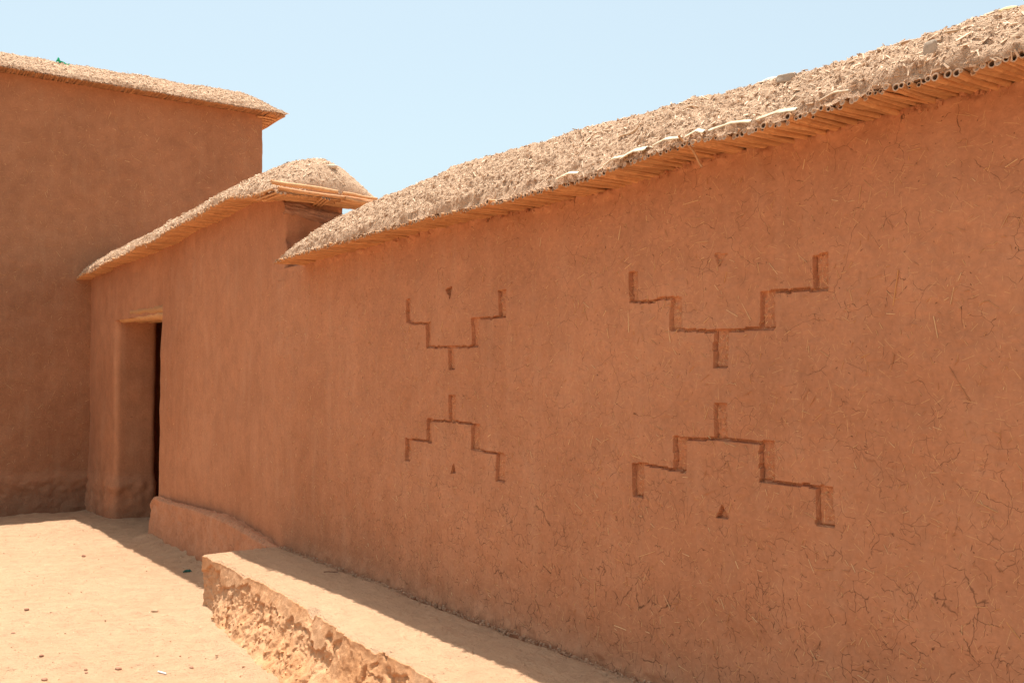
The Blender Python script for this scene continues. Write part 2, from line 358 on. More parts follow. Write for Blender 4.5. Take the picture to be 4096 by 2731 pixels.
for nm, lb, m, dep, rc in parts:
    k = m.reshape(-1)[Fq].any(1); used |= k
    f = Fq[k]; u, inv = np.unique(f, return_inverse=True); inv = inv.reshape(f.shape)
    bag = Bag(); bag.add(VV[u], inv, 0, False)
    # stubble of straw inside the groove
    cen = VV[f].mean(1); fl = m.reshape(-1)[f].all(1); cen = cen[fl]
    if len(cen):
        n = max(6, int(len(cen)*.10)); ci = R.randint(0, len(cen), n); a = R.uniform(0, 6.28, n)
        Vs, Fs = slivers(cen[ci]+P3(0., -.001, 0.), np.tile([[0., -1, 0]], (n, 1)), P3(np.cos(a), R.normal(0, .5, n)-.3, np.sin(a)), R.uniform(.004, .014, n), R.uniform(.0006, .0014, n), np.full(n, .0012))
        bag.add(Vs, Fs, 1, False)
    bag.build(nm, [M['carve'], M['wstraw']], main)
bag = Bag(); bag.add(VV, Fq[~used]); cap(V, bag)
allm = np.zeros(T.shape, bool)
def front_o(t, z):
    return -mdisp(t, 0.*t, z)
def nomot(t, z):
    bad = np.zeros(t.shape, bool)
    for MM in (FARM, NEARM): bad |= stepmask(t, z, [(a-.01, b+.01, c-.01, d+.01) for a, b, c, d in MM['up']+MM['dn']], MM['hu']+MM['hd'])
    return ~bad
straw_on_wall(bag, -3.5, 2.3, .4, mtop, front_o, 210, 1, .013, nomot)
straw_on_wall(bag, -.3, 2.3, .4, mtop, front_o, 45, 1, .034, nomot)
bag.build('wall', [M['wall'], M['wstraw']], main)

# ------------------------------------------------------------------ coping (straw-mud capping) generator
def oedge(t):
    t = np.asarray(t, float); return .018*fbm(P3(t, 0., 0.), 1.7, 3, 91)
def zwave(t, a=.012, s=95):
    t = np.asarray(t, float); return a*fbm(P3(t, 0., 0.), 1.9, 3, s)
def coping(parent, t0, t1, oc, half, zb, crest, step, rows, e0, e1, seed, nstraw, sl, mats, rough=1., side=1):
    ts = axis([(t0, step), (t1, None)]); ph = np.linspace(0, 1, rows)
    a = math.pi*(.5-.5*np.cos(math.pi*ph))*.35 + math.pi*ph*.65
    d0 = np.clip((ts-t0)/max(e0, 1e-3), 0, 1); d1 = np.clip((t1-ts)/max(e1, 1e-3), 0, 1)
    k = np.sqrt(np.clip(1-(1-d0)**2, 0, 1))*np.sqrt(np.clip(1-(1-d1)**2, 0, 1)); k = np.maximum(k, .02)
    hw = half*(.35+.65*np.minimum(1, k*1.25))
    # near the ends the plan rounds off but the front edge stays on the canes
    ca, sa = np.cos(a), np.sin(a)
    xo = 1-2*ph; xo = np.sign(xo)*np.abs(xo)**.85; prof_o = -xo; lipf = sm(1-np.abs(xo), 0, .05); prof_z = .10*lipf + .90*(1-np.abs(xo)**1.75)
    ca = xo; sa = np.sqrt(np.clip(1-xo**2, 0, 1))
    Tm = np.repeat(ts[:, None], rows, 1)
    Om = oc + half*prof_o[None]*np.ones_like(Tm) + oedge(Tm)*np.clip(xo, 0, 1)[None]
    H = (crest(ts)-zb(ts))*(.12+.88*k); Zm = zb(ts)[:, None] + H[:, None]*prof_z[None]
    q = P3(Tm, Om, Zm)
    nx = -np.sign(ca)*np.abs(ca)**.8; nz = sa
    d = .022*fbm(q, 2.2, 3, seed) + .012*fbm(q, 7, 3, seed+3) + rough*(.014*fbm(q, 26, 3, seed+6) + .018*np.abs(fbm(q, 60, 3, seed+9)))
    edge = sm(sa, 0, .25)[None]
    Om = Om + nx[None]*d*(.35+.65*edge); Zm = Zm + nz[None]*d + (1-edge)*.008*fbm(q, 30, 2, seed+14)
    V = np.stack([Tm, Om, Zm], -1); bag = Bag(); bag.add(V, gridF(len(ts), rows))
    # underside
    B = np.stack([V[:, 0], V[:, -1]], 1)[:, ::-1]; bag.add(B, gridF(len(ts), 2)[:, ::-1])
    for e in (0, -1):
        c = V[e].copy(); c[:, 2] = zb(ts)[e]; G = np.stack([V[e], c], 0); bag.add(G, gridF(2, rows))
    # straw chips bedded in the surface
    dVt = np.gradient(V, axis=0); dVa = np.gradient(V, axis=1); Nn = np.cross(dVt, dVa); Nn /= np.linalg.norm(Nn, axis=-1, keepdims=True)+1e-12
    Nn *= np.sign(Nn[..., 2:3]+nx[None, :, None]*Nn[..., 1:2]*3+1e-9)
    # smooth normals a bit so chips lie on the surface
    Ns = Nn.copy()
    for _ in range(3): Ns[1:-1] = (Ns[:-2]+Ns[1:-1]+Ns[2:])/3
    Ns /= np.linalg.norm(Ns, axis=-1, keepdims=True)+1e-12
    n = nstraw; ii = (R.beta(1, sl[2], n)*(len(ts)-1)).astype(int) if sl[2] != 1 else R.randint(0, len(ts), n)
    if side < 0: ii = len(ts)-1-ii
    jj = R.randint(0, int(rows*.62), n)
    C = V[ii, jj]; Nc = Ns[ii, jj]; a2 = R.uniform(0, 6.28, n); Tg = np.cos(a2)[:, None]*np.array([[1., 0, 0]]) + np.sin(a2)[:, None]*np.cross(Nc, np.array([[1., 0, 0]])) + Nc*R.normal(0, .28, n)[:, None]
    Nc = Nc + R.normal(0, .25, (n, 3)); Nc /= np.linalg.norm(Nc, axis=1)[:, None]
    L = np.clip(sl[0]*np.exp(R.normal(0, .5, n)), .005, .12); W = np.clip(L*R.uniform(.08, .30, n), .001, .006)
    Vs, Fs = slivers(C+Nc*.001, Nc, Tg, L, W, W*.5); bag.add(Vs, Fs, 1, False)
    # lumps of mud
    m = sl[1]; ii = R.randint(0, len(ts), m); jj = R.randint(2, int(rows*.6), m); rr = .003+.010*R.uniform(0, 1, m)**4
    Vc, Fc = clods(V[ii, jj], rr); bag.add(Vc, Fc, 0, False)
    o = bag.build('coping', mats, parent); return V, ts

RO = .007
mzb = lambda t: np.asarray(mtop(t))+RO
mcrest = curve([(-3.05, 2.53), (-2.5, 2.555), (-2.06, 2.585), (-1.4, 2.612), (-.8, 2.60), (-.1, 2.58), (.35, 2.567), (.8, 2.548), (1.4, 2.535), (4.2, 2.54)])
MV, Mts = coping(main, -3.07, 4.2, .225, .425, mzb, mcrest, .0065, 130, .42, .3, 100, 34000, (.0105, 1800, 1.), [M['cope'], M['straw']])

# ------------------------------------------------------------------ canes
def cane_mesh(name, L, r, rin, node, plug, mat, wob=0.):
    """hollow cane along +Y, open end at y=0"""
    ns = 12; ys = [0, 0, .004, node-.004, node, node+.004, L*.7, L]; rs = [rin, r*.98, r, r, r*1.13, r, r*.97, r*.95]
    rings = [(-.0, rin*.9, plug)]; 
    Vv = []; prof = [(plug, rin*.25), (plug, rin*.95), (.001, rin)] + list(zip(ys[1:], rs[1:]))
    for y, rad in prof:
        for i in range(ns):
            a = 2*math.pi*i/ns; rr = rad*(1+.06*math.sin(3*a+node*90)+wob*math.sin(2*a))
            Vv.append((rr*math.cos(a)+.0012*math.sin(y*25+node*50), y, rr*math.sin(a)))
    n = len(prof); F = gridF(n, ns, cv=True)
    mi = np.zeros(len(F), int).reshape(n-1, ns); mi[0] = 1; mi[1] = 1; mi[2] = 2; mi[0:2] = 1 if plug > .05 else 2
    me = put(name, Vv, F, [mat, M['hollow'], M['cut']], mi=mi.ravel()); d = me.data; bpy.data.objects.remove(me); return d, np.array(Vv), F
CAN = []
for i in range(10):
    r = [.0112, .0098, .0085, .0078, .007, .0064, .006, .0055, .009, .005][i]
    rin = r*random.uniform(.56, .74)
    CAN.append((r,)+cane_mesh('cane', .34, r, rin, random.uniform(.05, .12), .13 if i not in (1, 2, 5, 7, 9) else .003, M['cane'], random.uniform(0, .1)))
def rotz(V, a):
    c, s = math.cos(a), math.sin(a); return np.stack([V[:, 0]*c-V[:, 1]*s, V[:, 0]*s+V[:, 1]*c, V[:, 2]], -1)
def eave_canes(parent, t0, t1, o_edge, ztop, near_hi=True, scale=1., nindiv=100, sizebias=None, name='cane'):
    """one row of canes laid across the wall top, ends out at the eave"""
    spec = []; t = t0
    while t < t1:
        g = (t-t0)/(t1-t0); w = sizebias(t) if sizebias else .5
        pick = random.choices(range(10), weights=[(.2+w) if CAN[k][0] > .0085 else (1.2-w) for k in range(10)])[0]
        r = CAN[pick][0]*scale*random.uniform(.82, 1.08); t += r
        spec.append((t, o_edge+float(oedge(t))+random.gauss(0, .009), float(ztop(t))+r+random.uniform(-.003, .007), pick, random.gauss(0, .045), random.gauss(.02, .015)))
        if random.random() < .35:
            p2 = random.choice([4, 5, 6, 7, 9]); spec.append((t+random.uniform(-.01, .01), o_edge+float(oedge(t))+.012+random.gauss(0, .006), float(ztop(t))+2*r+CAN[p2][0]*scale*.8, p2, random.gauss(0, .06), random.gauss(.02, .02)))
        t += r*random.uniform(.95, 1.15)
    spec.sort(key=lambda s: -s[0] if near_hi else s[0])
    vis = [s for s in spec if s[0] < 1.68]; ind = vis[:nindiv]; rest = [s for s in spec if s not in ind]
    for (t, o, z, k, az, tl) in ind:
        c = bpy.data.objects.new(name, CAN[k][1]); COL.objects.link(c); c.parent = parent
        c.location = (t, o, z); c.rotation_euler = (tl, random.uniform(0, 6.28)*0, az); c.scale = (scale, 1, scale)
    bag = Bag()
    for (t, o, z, k, az, tl) in rest:
        V = CAN[k][2]*np.array([scale, 1, scale]); V = rotz(V, az); V[:, 2] += V[:, 1]*tl; bag.add(V+np.array([t, o, z]), CAN[k][3]); bag.M[-1] = np.array([x.material_index for x in CAN[k][1].polygons])
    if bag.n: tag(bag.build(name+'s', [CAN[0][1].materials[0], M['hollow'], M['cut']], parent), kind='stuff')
MI = CAN[0][3]
eave_canes(main, -3.10, 2.9, -.204, lambda t: mtop(t)-.010, sizebias=lambda t: np.clip((t+.8)/2.4, 0, 1))

def stick(bag, p0, p1, r, m=0, n=7, bend=.004):
    p0 = np.array(p0, float); p1 = np.array(p1, float); d = p1-p0; L = np.linalg.norm(d); d /= L
    u = np.cross(d, [0, 0, 1.]); 
    if np.linalg.norm(u) < .1: u = np.cross(d, [0, 1., 0])
    u /= np.linalg.norm(u); v = np.cross(u, d); K = 9; V = []
    sg = R.randint(0, 100)
    for i in range(K):
        f = i/(K-1); c = p0+(p1-p0)*f + u*bend*math.sin(f*5+sg) + v*bend*math.sin(f*7+sg*2)
        rr = r*(1.12 if i in (3, 6) else 1)*(1-.15*f)
        for j in range(n): a = 2*math.pi*j/n; V.append(c+u*rr*math.cos(a)+v*rr*math.sin(a))
    V = np.array(V); c0, c1 = V[:n].mean(0), V[-n:].mean(0)
    bag.add(np.concatenate([V, np.tile(c0, (n, 1)), np.tile(c1, (n, 1))]),
            np.concatenate([gridF(K, n, cv=True), gridF(2, n, cv=True, off=0)*0+np.stack([np.arange(n), np.arange(n)+K*n, (np.arange(n)+1) % n+K*n, (np.arange(n)+1) % n], -1),
                            np.stack([np.arange(n)+(K-1)*n, (np.arange(n)+1) % n+(K-1)*n, (np.arange(n)+1) % n+(K+1)*n, np.arange(n)+(K+1)*n], -1)]), m)
# split pale canes lying along the eave edge
def lath(name, pts, w, th, mat, parent):
    """flat split cane following pts (t,o,z)"""
    pts = np.array(pts, float); n = 16*(len(pts)-1)+1; s = np.linspace(0, len(pts)-1, n)
    C = np.stack([np.interp(s, range(len(pts)), pts[:, k]) for k in range(3)], -1); C[:, 2] += .003*fbm(C, 14, 2, 77); C[:, 1] += .004*fbm(C, 10, 2, 78)
    ww = w*(.6+.5*(fbm(C, 16, 2, 79)+.5)); ww[0] *= .3; ww[-1] *= .3; rows = []
    for a in np.linspace(0, 2*math.pi, 9)[:-1]:
        V = C.copy(); V[:, 1] += np.cos(a)*ww/2*.75; V[:, 2] += np.sin(a)*th/2+np.cos(a)*ww/2*.6; rows.append(V)
    G = np.stack(rows, 1); return put(name, G, gridF(n, 8, cv=True), mat, parent)
for ts_, w in (((.20, .27, .33), .034), ((.36, .42, .50), .026), ((.52, .57, .60), .034), ((.62, .72, .80), .020), ((.82, .90, .97), .026), ((.10, .16, .24), .018), ((-.18, -.10, -.04), .020), ((1.05, 1.10, 1.15), .014)):
    pts = [(t, -.205+float(oedge(t)), float(mtop(t))+.030+.010*(i % 2)) for i, t in enumerate(ts_)]
    lath('split_cane', pts, w, .007, M['lath'] if w > .017 else M['dustcane'], main)
b = Bag(); stick(b, (.505, -.225, 2.315), (.56, -.17, 2.205), .0042); tag(b.build('hanging_straw', M['cane'], main))
# longer loose canes bedded in the capping
def on_cope(V, ts, t, f):
    i = int(np.clip(np.searchsorted(ts, t), 0, len(ts)-1)); return V[i, int(f*(V.shape[1]-1))]
for t, f, dt, df, r in ((1.12, .26, .12, .05, .005), (1.36, .20, .14, .03, .004), (1.26, .33, .006, .04, .005), (.05, .16, .09, .04, .004), (-.2, .26, .07, .04, .003), (-1.0, .2, .05, -.03, .004), (.35, .22, .08, .02, .003)):
    b = Bag(); stick(b, on_cope(MV, Mts, t, f)+np.array([0, -.004, .004]), on_cope(MV, Mts, t+dt, f+df)+np.array([0, -.004, .005]), r); b.build('loose_cane', M['dustcane'], main)
# crumbs of mud under the canes
b = Bag(); n = 420; t = R.uniform(-3, 2, n); q = fbm(P3(t, 0., 0.), 3, 3, 90); k = q > -.05; t = t[k]; n = len(t)
Vc, Fc = clods(P3(t, R.uniform(-.035, .0, n), mtop(t)-R.uniform(0, .022, n)), R.uniform(.003, .011, n)); b.add(Vc, Fc, 0, False)
tag(b.build('mud_crumbs', M['wall'], main), kind='stuff')

# ================================================================== GATEWAY WALL
gate = empty('gateway_wall', WF['loc'], WF['rz'])
gate['kind'] = 'thing'
tag(gate, 'smooth mud wall with an open doorway, between the carved wall and tall building', 'wall')
gtop0 = curve([(-9.3, 2.60), (-8.5, 2.635), (-7.1, 2.654), (-6.1, 2.693), (-5.3, 2.725), (-4.6, 2.752), (-3.85, 2.765), (-3.5, 2.735), (-3.1, 2.705)])
def gtop(t): return gtop0(t)+.018*vn(P3(np.asarray(t, float)*1.7, 0., 0.), 97)
def gdisp(T, O, Z):
    q = P3(T, O, Z); return .022*fbm(q, 1.3, 3, 201) + .006*fbm(q, 6, 3, 205) + .0015*fbm(q, 30, 2, 208)
lev = axis([(0, .012), (1, None)])
bagW = Bag()
tf = axis([(-6.34, .018), (-3.42, None)]); P, N, FR = wall_loop(tf, lambda t: np.zeros_like(np.asarray(t, float))+.0, -6.36, -3.44, 0, .46, .035, 60)
V = wall_mesh(P, N, -.1, gtop, lev, gdisp)
# broken mud on the end above the lower wall
msk = sm(V[..., 0], -3.50, -3.44)*sm(V[..., 2], 2.28, 2.34); q = P3(V[..., 0], V[..., 1], V[..., 2])
V[..., 0] += msk*(.03*fbm(q, 9, 3, 220)-.03*sm(fbm(q, 5, 2, 223), .0, .1))
bagW.add(V, gridF(V.shape[0], V.shape[1], cu=True)); cap(V, bagW)
# pier left of the doorway, its foot swelling outwards
tf = axis([(-9.2, .018), (-7.8, None)]); P, N, FR = wall_loop(tf, lambda t: np.zeros_like(np.asarray(t, float))-.05, -9.25, -7.83, -.05, .43, .06, 20)
PO = lambda t: np.interp(t, [-7.83, -6.2], [-.05, .045])
def pdisp(T, O, Z):
    q = P3(T, O, Z); f = sm(-Z, -.46, -.30); return gdisp(T, O, Z) + f*(.022+.03*fbm(q, 6, 3, 231)+.02*sm(-Z, -.3, .05)) + f*.018*fbm(q, 22, 3, 235)
V = wall_mesh(P, N, -.12, lambda t: np.full(np.shape(t), 2.075), lev, pdisp); bagW.add(V, gridF(V.shape[0], V.shape[1], cu=True)); cap(V, bagW)
# wall over the doorway, set back a little from the right-hand wall
tf = axis([(-9.2, .018), (-6.2, None)]); P, N, FR = wall_loop(tf, PO, -9.25, -6.25, .0, .45, .02, 20)
V = wall_mesh(P, N, 2.075, gtop, axis([(0, .03), (1, None)]), gdisp); V[:, 0, 2] += .0
bagW.add(V, gridF(V.shape[0], V.shape[1], cu=True)); cap(V, bagW); Vb = V[:, ::-1]; cap(Vb, bagW)
straw_on_wall(bagW, -6.2, -3.5, .5, gtop, lambda t, z: -gdisp(t, 0.*t, z), 60, 1, .014)
bagW.build('wall', [M['wall2'], M['wstraw']], gate)
# lintel: two rough logs side by side, half buried
b = Bag()
def log(bag, t0, t1, o, z0, z1, r, seed):
    K = 60; ns = 16; t = np.linspace(t0, t1, K); a = np.linspace(0, 2*math.pi, ns+1)[:-1]
    T, A = np.meshgrid(t, a, indexing='ij'); q = P3(T*3, np.cos(A)*.4, np.sin(A)*.4)
    rr = r*(1+.35*fbm(q, 1.5, 3, seed)+.12*fbm(q, 6, 2, seed+3)); e = np.minimum(1, np.sqrt(np.clip((t-t0)/.12, .02, 1)))[:, None]; rr = rr*e
    zc = z0+(z1-z0)*(t-t0)/(t1-t0); bag.add(np.stack([T, o+(T+6.2)*.048+rr*np.cos(A), zc[:, None]+rr*np.sin(A)*.8], -1), gridF(K, ns, cv=True))
log(b, -7.86, -6.15, .085, 2.095, 2.055, .055, 301); log(b, -7.45, -6.15, .072, 2.14, 2.115, .05, 306)
b.build('lintel', M['log'], gate)
b = Bag(); log(b, -8.25, -6.30, .16, 2.11, 2.09, .06, 311); log(b, -8.25, -6.30, .28, 2.11, 2.09, .06, 316); log(b, -8.25, -6.30, .39, 2.11, 2.09, .06, 319); b.build('lintel', M['log'], gate)
b = Bag()
def box(bag, t0, t1, o0, o1, z0, z1, m=0):
    V = [(t, o, z) for z in (z0, z1) for t, o in ((t0, o0), (t1, o0), (t1, o1), (t0, o1))]
    bag.add(V, [[0, 3, 2, 1], [4, 5, 6, 7], [0, 1, 5, 4], [1, 2, 6, 5], [2, 3, 7, 6], [3, 0, 4, 7]], m, False)
box(b, -9.0, -4.9, .44, 2.3, 2.22, 2.42); box(b, -9.0, -4.9, 2.1, 2.3, -.1, 2.218); box(b, -5.1, -4.9, .462, 2.098, -.1, 2.218)
b.build('inner_room', M['wall2'], gate)
# plinth
tp = axis([(-6.35, .010), (-3.3, None)]); sv = np.linspace(0, 1, 70)
ph = curve([(-6.35, .375), (-6.2, .39), (-5.6, .40), (-4.9, .43), (-4.2, .42), (-3.8, .385), (-3.5, .345), (-3.3, .31)])
pp = curve([(-6.42, .07), (-5.8, .085), (-5.2, .095), (-4.6, .11), (-3.9, .105), (-3.3, .06)])
T, Sv = np.meshgrid(tp, sv, indexing='ij'); h = ph(T); pr = pp(T)
# profile: from the wall (o=.06,z=h) out over a rounded lip and down to the ground
lip = .26; u = np.clip(Sv/lip, 0, 1); dn = np.clip((Sv-lip)/(1-lip), 0, 1)
Oo = .06-(.06+pr)*np.sin(u*math.pi/2)**.9 - .03*dn**1.5; Zz = h-.035*(1-np.cos(u*math.pi/2)) - (h-.035+.08)*dn
q = P3(T, Oo, Zz); d = .014*fbm(q, 4, 3, 401)+.010*fbm(q, 16, 3, 404)-.02*(1-sm(np.abs(fbm(P3(T, Zz*.4, 0.), 1.6, 2, 444)), 0, .03))*sm(-Zz, -.36, -.3)+.006*fbm(P3(T*3, Oo, Zz*.5), 12, 3, 407)-.012*np.clip(-fbm(q, 7, 2, 410)-.35, 0, 1)*3
Oo = Oo-d*sm(Sv, .02, .2); Zz = Zz-.022*sm(-Sv, -.13, -.05)*(1+fbm(q, 9, 3, 431))-.035*sm(-T, 6.27, 6.35)*(1-dn); Zz = Zz+d*.8*(1-dn)
V = np.stack([T, Oo, Zz], -1); b = Bag(); b.add(V, gridF(*T.shape))
e = np.stack([V[0], V[0]+np.array([.0, .3, 0])*1.], 0); b.add(e, gridF(2, len(sv)))
n = 260; ti = R.randint(0, len(tp), n); Vc, Fc = clods(V[ti, R.randint(8, 17, n)], R.uniform(.002, .007, n)); b.add(Vc, Fc, 1, False)
b.build('plinth', [M['plinth'], M['clod']], gate)
# coping of the gateway wall
gzb = lambda t: np.asarray(gtop(t))+RO
gcrest = curve([(-9.3, 2.80), (-8.9, 2.86), (-7.9, 2.92), (-6.4, 2.955), (-5.1, 2.99), (-4.5, 3.01), (-4.0, 3.03), (-3.6, 3.035), (-3.1, 3.01)])
GV, Gts = coping(gate, -9.12, -3.15, .215, .415, gzb, gcrest, .011, 90, .45, .34, 140, 13000, (.020, 900, 1.), [M['cope'], M['straw']])
eave_canes(gate, -9.1, -3.30, -.210, lambda t: gtop(t)-.010, scale=1.05)
# end bundles over the broken end: long canes lying across, short bundles beneath
b = Bag()
for i, (t, z, o0, o1, r) in enumerate(((-3.115, 2.795, -.235, .40, .0135), (-3.135, 2.772, -.20, .45, .012), (-3.16, 2.79, -.21, .55, .012), (-3.20, 2.775, -.2, .5, .013),
        (-3.24, 2.79, -.22, .52, .012), (-3.29, 2.775, -.2, .5, .012), (-3.33, 2.782, -.21, .52, .013))):
    pass
endc = [(-3.10, 2.812, -.235, .33, .0145), (-3.115, 2.80, .28, .70, .011), (-3.135, 2.782, -.17, .62, .013), (-3.17, 2.775, -.19, .60, .013), (-3.21, 2.774, -.2, .58, .012),
        (-3.25, 2.772, -.18, .6, .013), (-3.29, 2.771, -.2, .58, .012), (-3.33, 2.770, -.2, .6, .013), (-3.37, 2.77, -.2, .6, .012), (-3.12, 2.765, .30, .66, .013), (-3.15, 2.757, .28, .62, .012), (-3.19, 2.75, .26, .60, .012)]
endc = [(t, z-.062, o0, min(o1-.09, .54), r) for t, z, o0, o1, r in endc]
for t, z, o0, o1, r in endc:
    b = Bag(); stick(b, (t, o0, z), (t+random.uniform(-.01, .01), o1, z-.02*(o1+.2)), r, n=10, bend=.003); b.build('end_cane', M['cane'], gate)
def short(t, o, z, L, k, az, sc=1.):
    c = bpy.data.objects.new('bundle_cane', CAN[k][1]); COL.objects.link(c); c.parent = gate
    c.location = (t, o, z); c.rotation_euler = (.02, 0, az); c.scale = (sc, L/.34, sc)
for t, o, z in ((-3.11, -.185, 2.748), (-3.11, -.160, 2.744), (-3.115, -.13, 2.748), (-3.12, -.205, 2.772)): short(t, o, z-.06, .36, 2, math.pi/2+random.uniform(-.1, .1), 1.0)
for t, o, z in ((-3.10, .13, 2.748), (-3.10, .155, 2.746), (-3.105, .178, 2.742)): short(t, o, z-.06, .36, 3, math.pi/2-.25, 1.0)
for i in range(9): short(-3.16+random.uniform(-.02, .02), -.08+.022*i, 2.70, .3, 4, math.pi/2+random.uniform(-.15, .15), 1.1)
# dark wad of mud between the bundle and the wall end, mud slope above the lower wall
b = Bag(); K, L_ = 50, 40; a = np.linspace(0, math.pi, L_); tt = np.linspace(-.01, .46, K)
O_, A_ = np.meshgrid(tt, a, indexing='ij'); q = P3(O_, np.cos(A_)*.2, np.sin(A_)*.2)
rr = .045*(1+.5*fbm(q, 9, 3, 501)); b.add(np.stack([-3.46+rr*np.sin(A_)*1.3, O_, 2.655-.12*(O_)+rr*np.cos(A_)], -1), gridF(K, L_))
b.build('mud_packing', M['rawmud'], gate)
b = Bag(); tt = axis([(-3.56, .010), (-2.95, None)]); oo = np.linspace(.0, .47, 60); T, Oo = np.meshgrid(tt, oo, indexing='ij')
q = P3(T, Oo, 0.); Zz = 2.225 + .36*sm(Oo, -.02, .40)*(.65+.35*sm(-T, 2.9, 3.4)) + .022*fbm(q, 8, 4, 510)+.01*fbm(q, 30, 3, 514)
Zz = np.where(Oo < .012, 2.15, Zz); b.add(np.stack([T, Oo+.012*(Zz > 2.2), Zz], -1), gridF(*T.shape)); 
n = 90; Vc, Fc = clods(P3(R.uniform(-3.45, -3.1, n), R.uniform(.05, .4, n), 0)+P3(0, 0, np.zeros(n)+2.3), R.uniform(.003, .012, n))
b.build('mud_fill', M['rawmud'], main)

# ================================================================== TALL BUILDING
bld = empty('mud_building', LF['loc'], LF['rz'])
tag(bld, 'tall plain mud building with a straw and cane parapet, behind the doorway at left', 'building')
btop = lambda t: np.zeros_like(np.asarray(t, float))+4.865
tf = axis([(-7, .12), (-1.3, .03), (2.1, None)]); P, N, FR = wall_loop(tf, flat, -7, 2.085, 0, 5., .04, 30)
def bdisp(T, O, Z):
    q = P3(T, O, Z); f = sm(-Z, -.42, -.28)
    return .035*fbm(q, .8, 3, 601)+.009*fbm(q, 5, 3, 605)+.003*fbm(q, 22, 2, 608)+f*(.03+.03*fbm(q, 7, 4, 611)+.018*fbm(q, 26, 3, 615)+.08*sm(-Z, -.2, .1))
lz = axis([(-.12, .018), (.6, .035), (4.865, None)]); lev = (lz+.12)/(4.865+.12)
V = wall_mesh(P, N, -.12, btop, lev, bdisp); b = Bag(); b.add(V, gridF(V.shape[0], V.shape[1], cu=True)); cap(V, b)
straw_on_wall(b, -1.2, 2.0, .5, lambda t: np.full(np.shape(t), 4.8), lambda t, z: -bdisp(t, 0.*t, z), 520, 1, .026)
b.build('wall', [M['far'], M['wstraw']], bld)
bzb = lambda t: btop(t)+.012
bcrest = curve([(-7, 5.12), (-1, 5.145), (.5, 5.15), (1.6, 5.175), (2.0, 5.165), (2.35, 5.12)])
BV, Bts = coping(bld, -7., 2.33, .26, .47, bzb, bcrest, .016, 70, .3, .55, 160, 16000, (.02, 500, 2.6), [M['cope'], M['straw']], side=-1)
M['oldcane'] = cane('old_cane', (.44, .225, .11), (.54, .30, .15)); NEW = []
for t_ in CAN:
    me_ = t_[1].copy(); me_.materials[0] = M['oldcane']; NEW.append((t_[0], me_)+t_[2:])
CAN[:] = NEW
eave_canes(bld, -1.9, 2.10, -.215, lambda t: btop(t)-.006, scale=1.15)
b = Bag()
for i in range(9):
    b = Bag(); stick(b, (2.12+.022*i, -.2+random.uniform(-.01, .02), 4.868-.003*i), (2.12+.022*i, .62+random.uniform(-.05, .05), 4.862-.003*i), .012, n=8, bend=.003); b.build('end_cane', M['cane'], bld)
for i in range(6):
    b = Bag(); stick(b, (2.0, -.02+.05*i, 4.835-.014*(i % 3)), (2.26-.02*(i % 4), -.03+.05*i, 4.83-.014*(i % 3)), .012, n=8, bend=.003); b.build('bundle_cane', M['cane'], bld)

# ================================================================== BENCH
bench = None
bt = axis([(-3.42, .007), (.2, .02), (1., .06), (4.2, None)])
topf = curve([(-3.42, -.549), (-2.9, -.527), (-2.4, -.535), (-1.78, -.560), (-1.11, -.628), (-.97, -.635), (-.585, -.618), (-.35, -.648), (1, -.70), (4.2, -.75)])
botf = curve([(-3.42, -.560), (-3.2, -.61), (-2.9, -.675), (-2.29, -.736), (-1.786, -.787), (-.8, -.83), (1, -.90), (4.2, -.95)])
nt_, nf_ = 95, 75; up = np.linspace(0, 1, nt_); dn = np.linspace(0, 1, nf_+1)[1:]
T, U = np.meshgrid(bt, np.concatenate([up, 1+dn]), indexing='ij'); tf_ = topf(T); bf_ = botf(T)
uu = np.clip(U, 0, 1); dd = np.clip(U-1, 0, 1)
Oo = .08+(tf_-.08)*uu; Zz = .33+0*T
q = P3(T, Oo, Zz)
Zz = Zz + .010*fbm(q, 2.5, 3, 701)+.004*fbm(q, 12, 3, 704)+.0015*fbm(q, 60, 2, 707) + .006*sm(Oo, -.05, 0)*fbm(q, 25, 3, 709)
Zz -= .014*sm(Oo, -.05, -.012)*(1+1.2*fbm(q, 7, 3, 708))
# slab seams and chips in the top skin
cr = np.abs(fbm(q*np.array([1, 1.4, 1]), 3.2, 3, 711)); Zz -= .006*(1-sm(cr, 0, .02))*sm(fbm(q, 2, 2, 713), -.1, .1)
face = dd > 0
Of = tf_+(bf_-tf_)*1.30*dd**1.4; Zf = .33-(.33+.09)*dd
qf = P3(T, dd*.45, 0.)
skin = fbm(qf*np.array([1, 1.15, 1]), 3.4, 4, 721, .55) + .50 - 2.6*dd + .9*sm(T, -1.6, .0)*0 + .35*fbm(qf, 16, 3, 724)
skin2 = fbm(qf+5, 2.1, 3, 731)
smooth_keep = np.maximum(sm(skin, -.02, .03), sm(skin2, .30, .33)*.8)
rgh = 1.0*(.018*fbm(qf*np.array([1, .55, 1]), 18, 4, 741, .6)+.024*np.abs(fbm(qf, 8, 3, 745))+.013*np.abs(fbm(qf, 45, 3, 748, .6)))
rec = (1-smooth_keep)*(.024-rgh*1.25) - smooth_keep*.004*fbm(qf, 8, 3, 750)
edge = sm(dd, 0, .05)
bulge = .03*fbm(qf, 1.4, 2, 760)*sm(dd, .1, .5)
rag = .016*fbm(P3(T, 0., 0.), 5, 3, 770)+.012*fbm(P3(T, 0., 0.), 30, 3, 774)
O2 = Of + rec*edge + bulge + rag*(1-dd) ; Z2 = Zf + .012*fbm(qf, 14, 2, 780)*sm(dd, .05, .2) + .006*fbm(qf, 50, 2, 783)*edge
Zedge = .33 + .010*fbm(P3(T, tf_, .33), 2.5, 3, 701)
Oo = np.where(face, O2, Oo + rag*sm(uu, .85, 1.)); Zz = np.where(face, Z2 + (Zedge-.33)*(1-dd), Zz - .010*sm(uu, .985, 1))
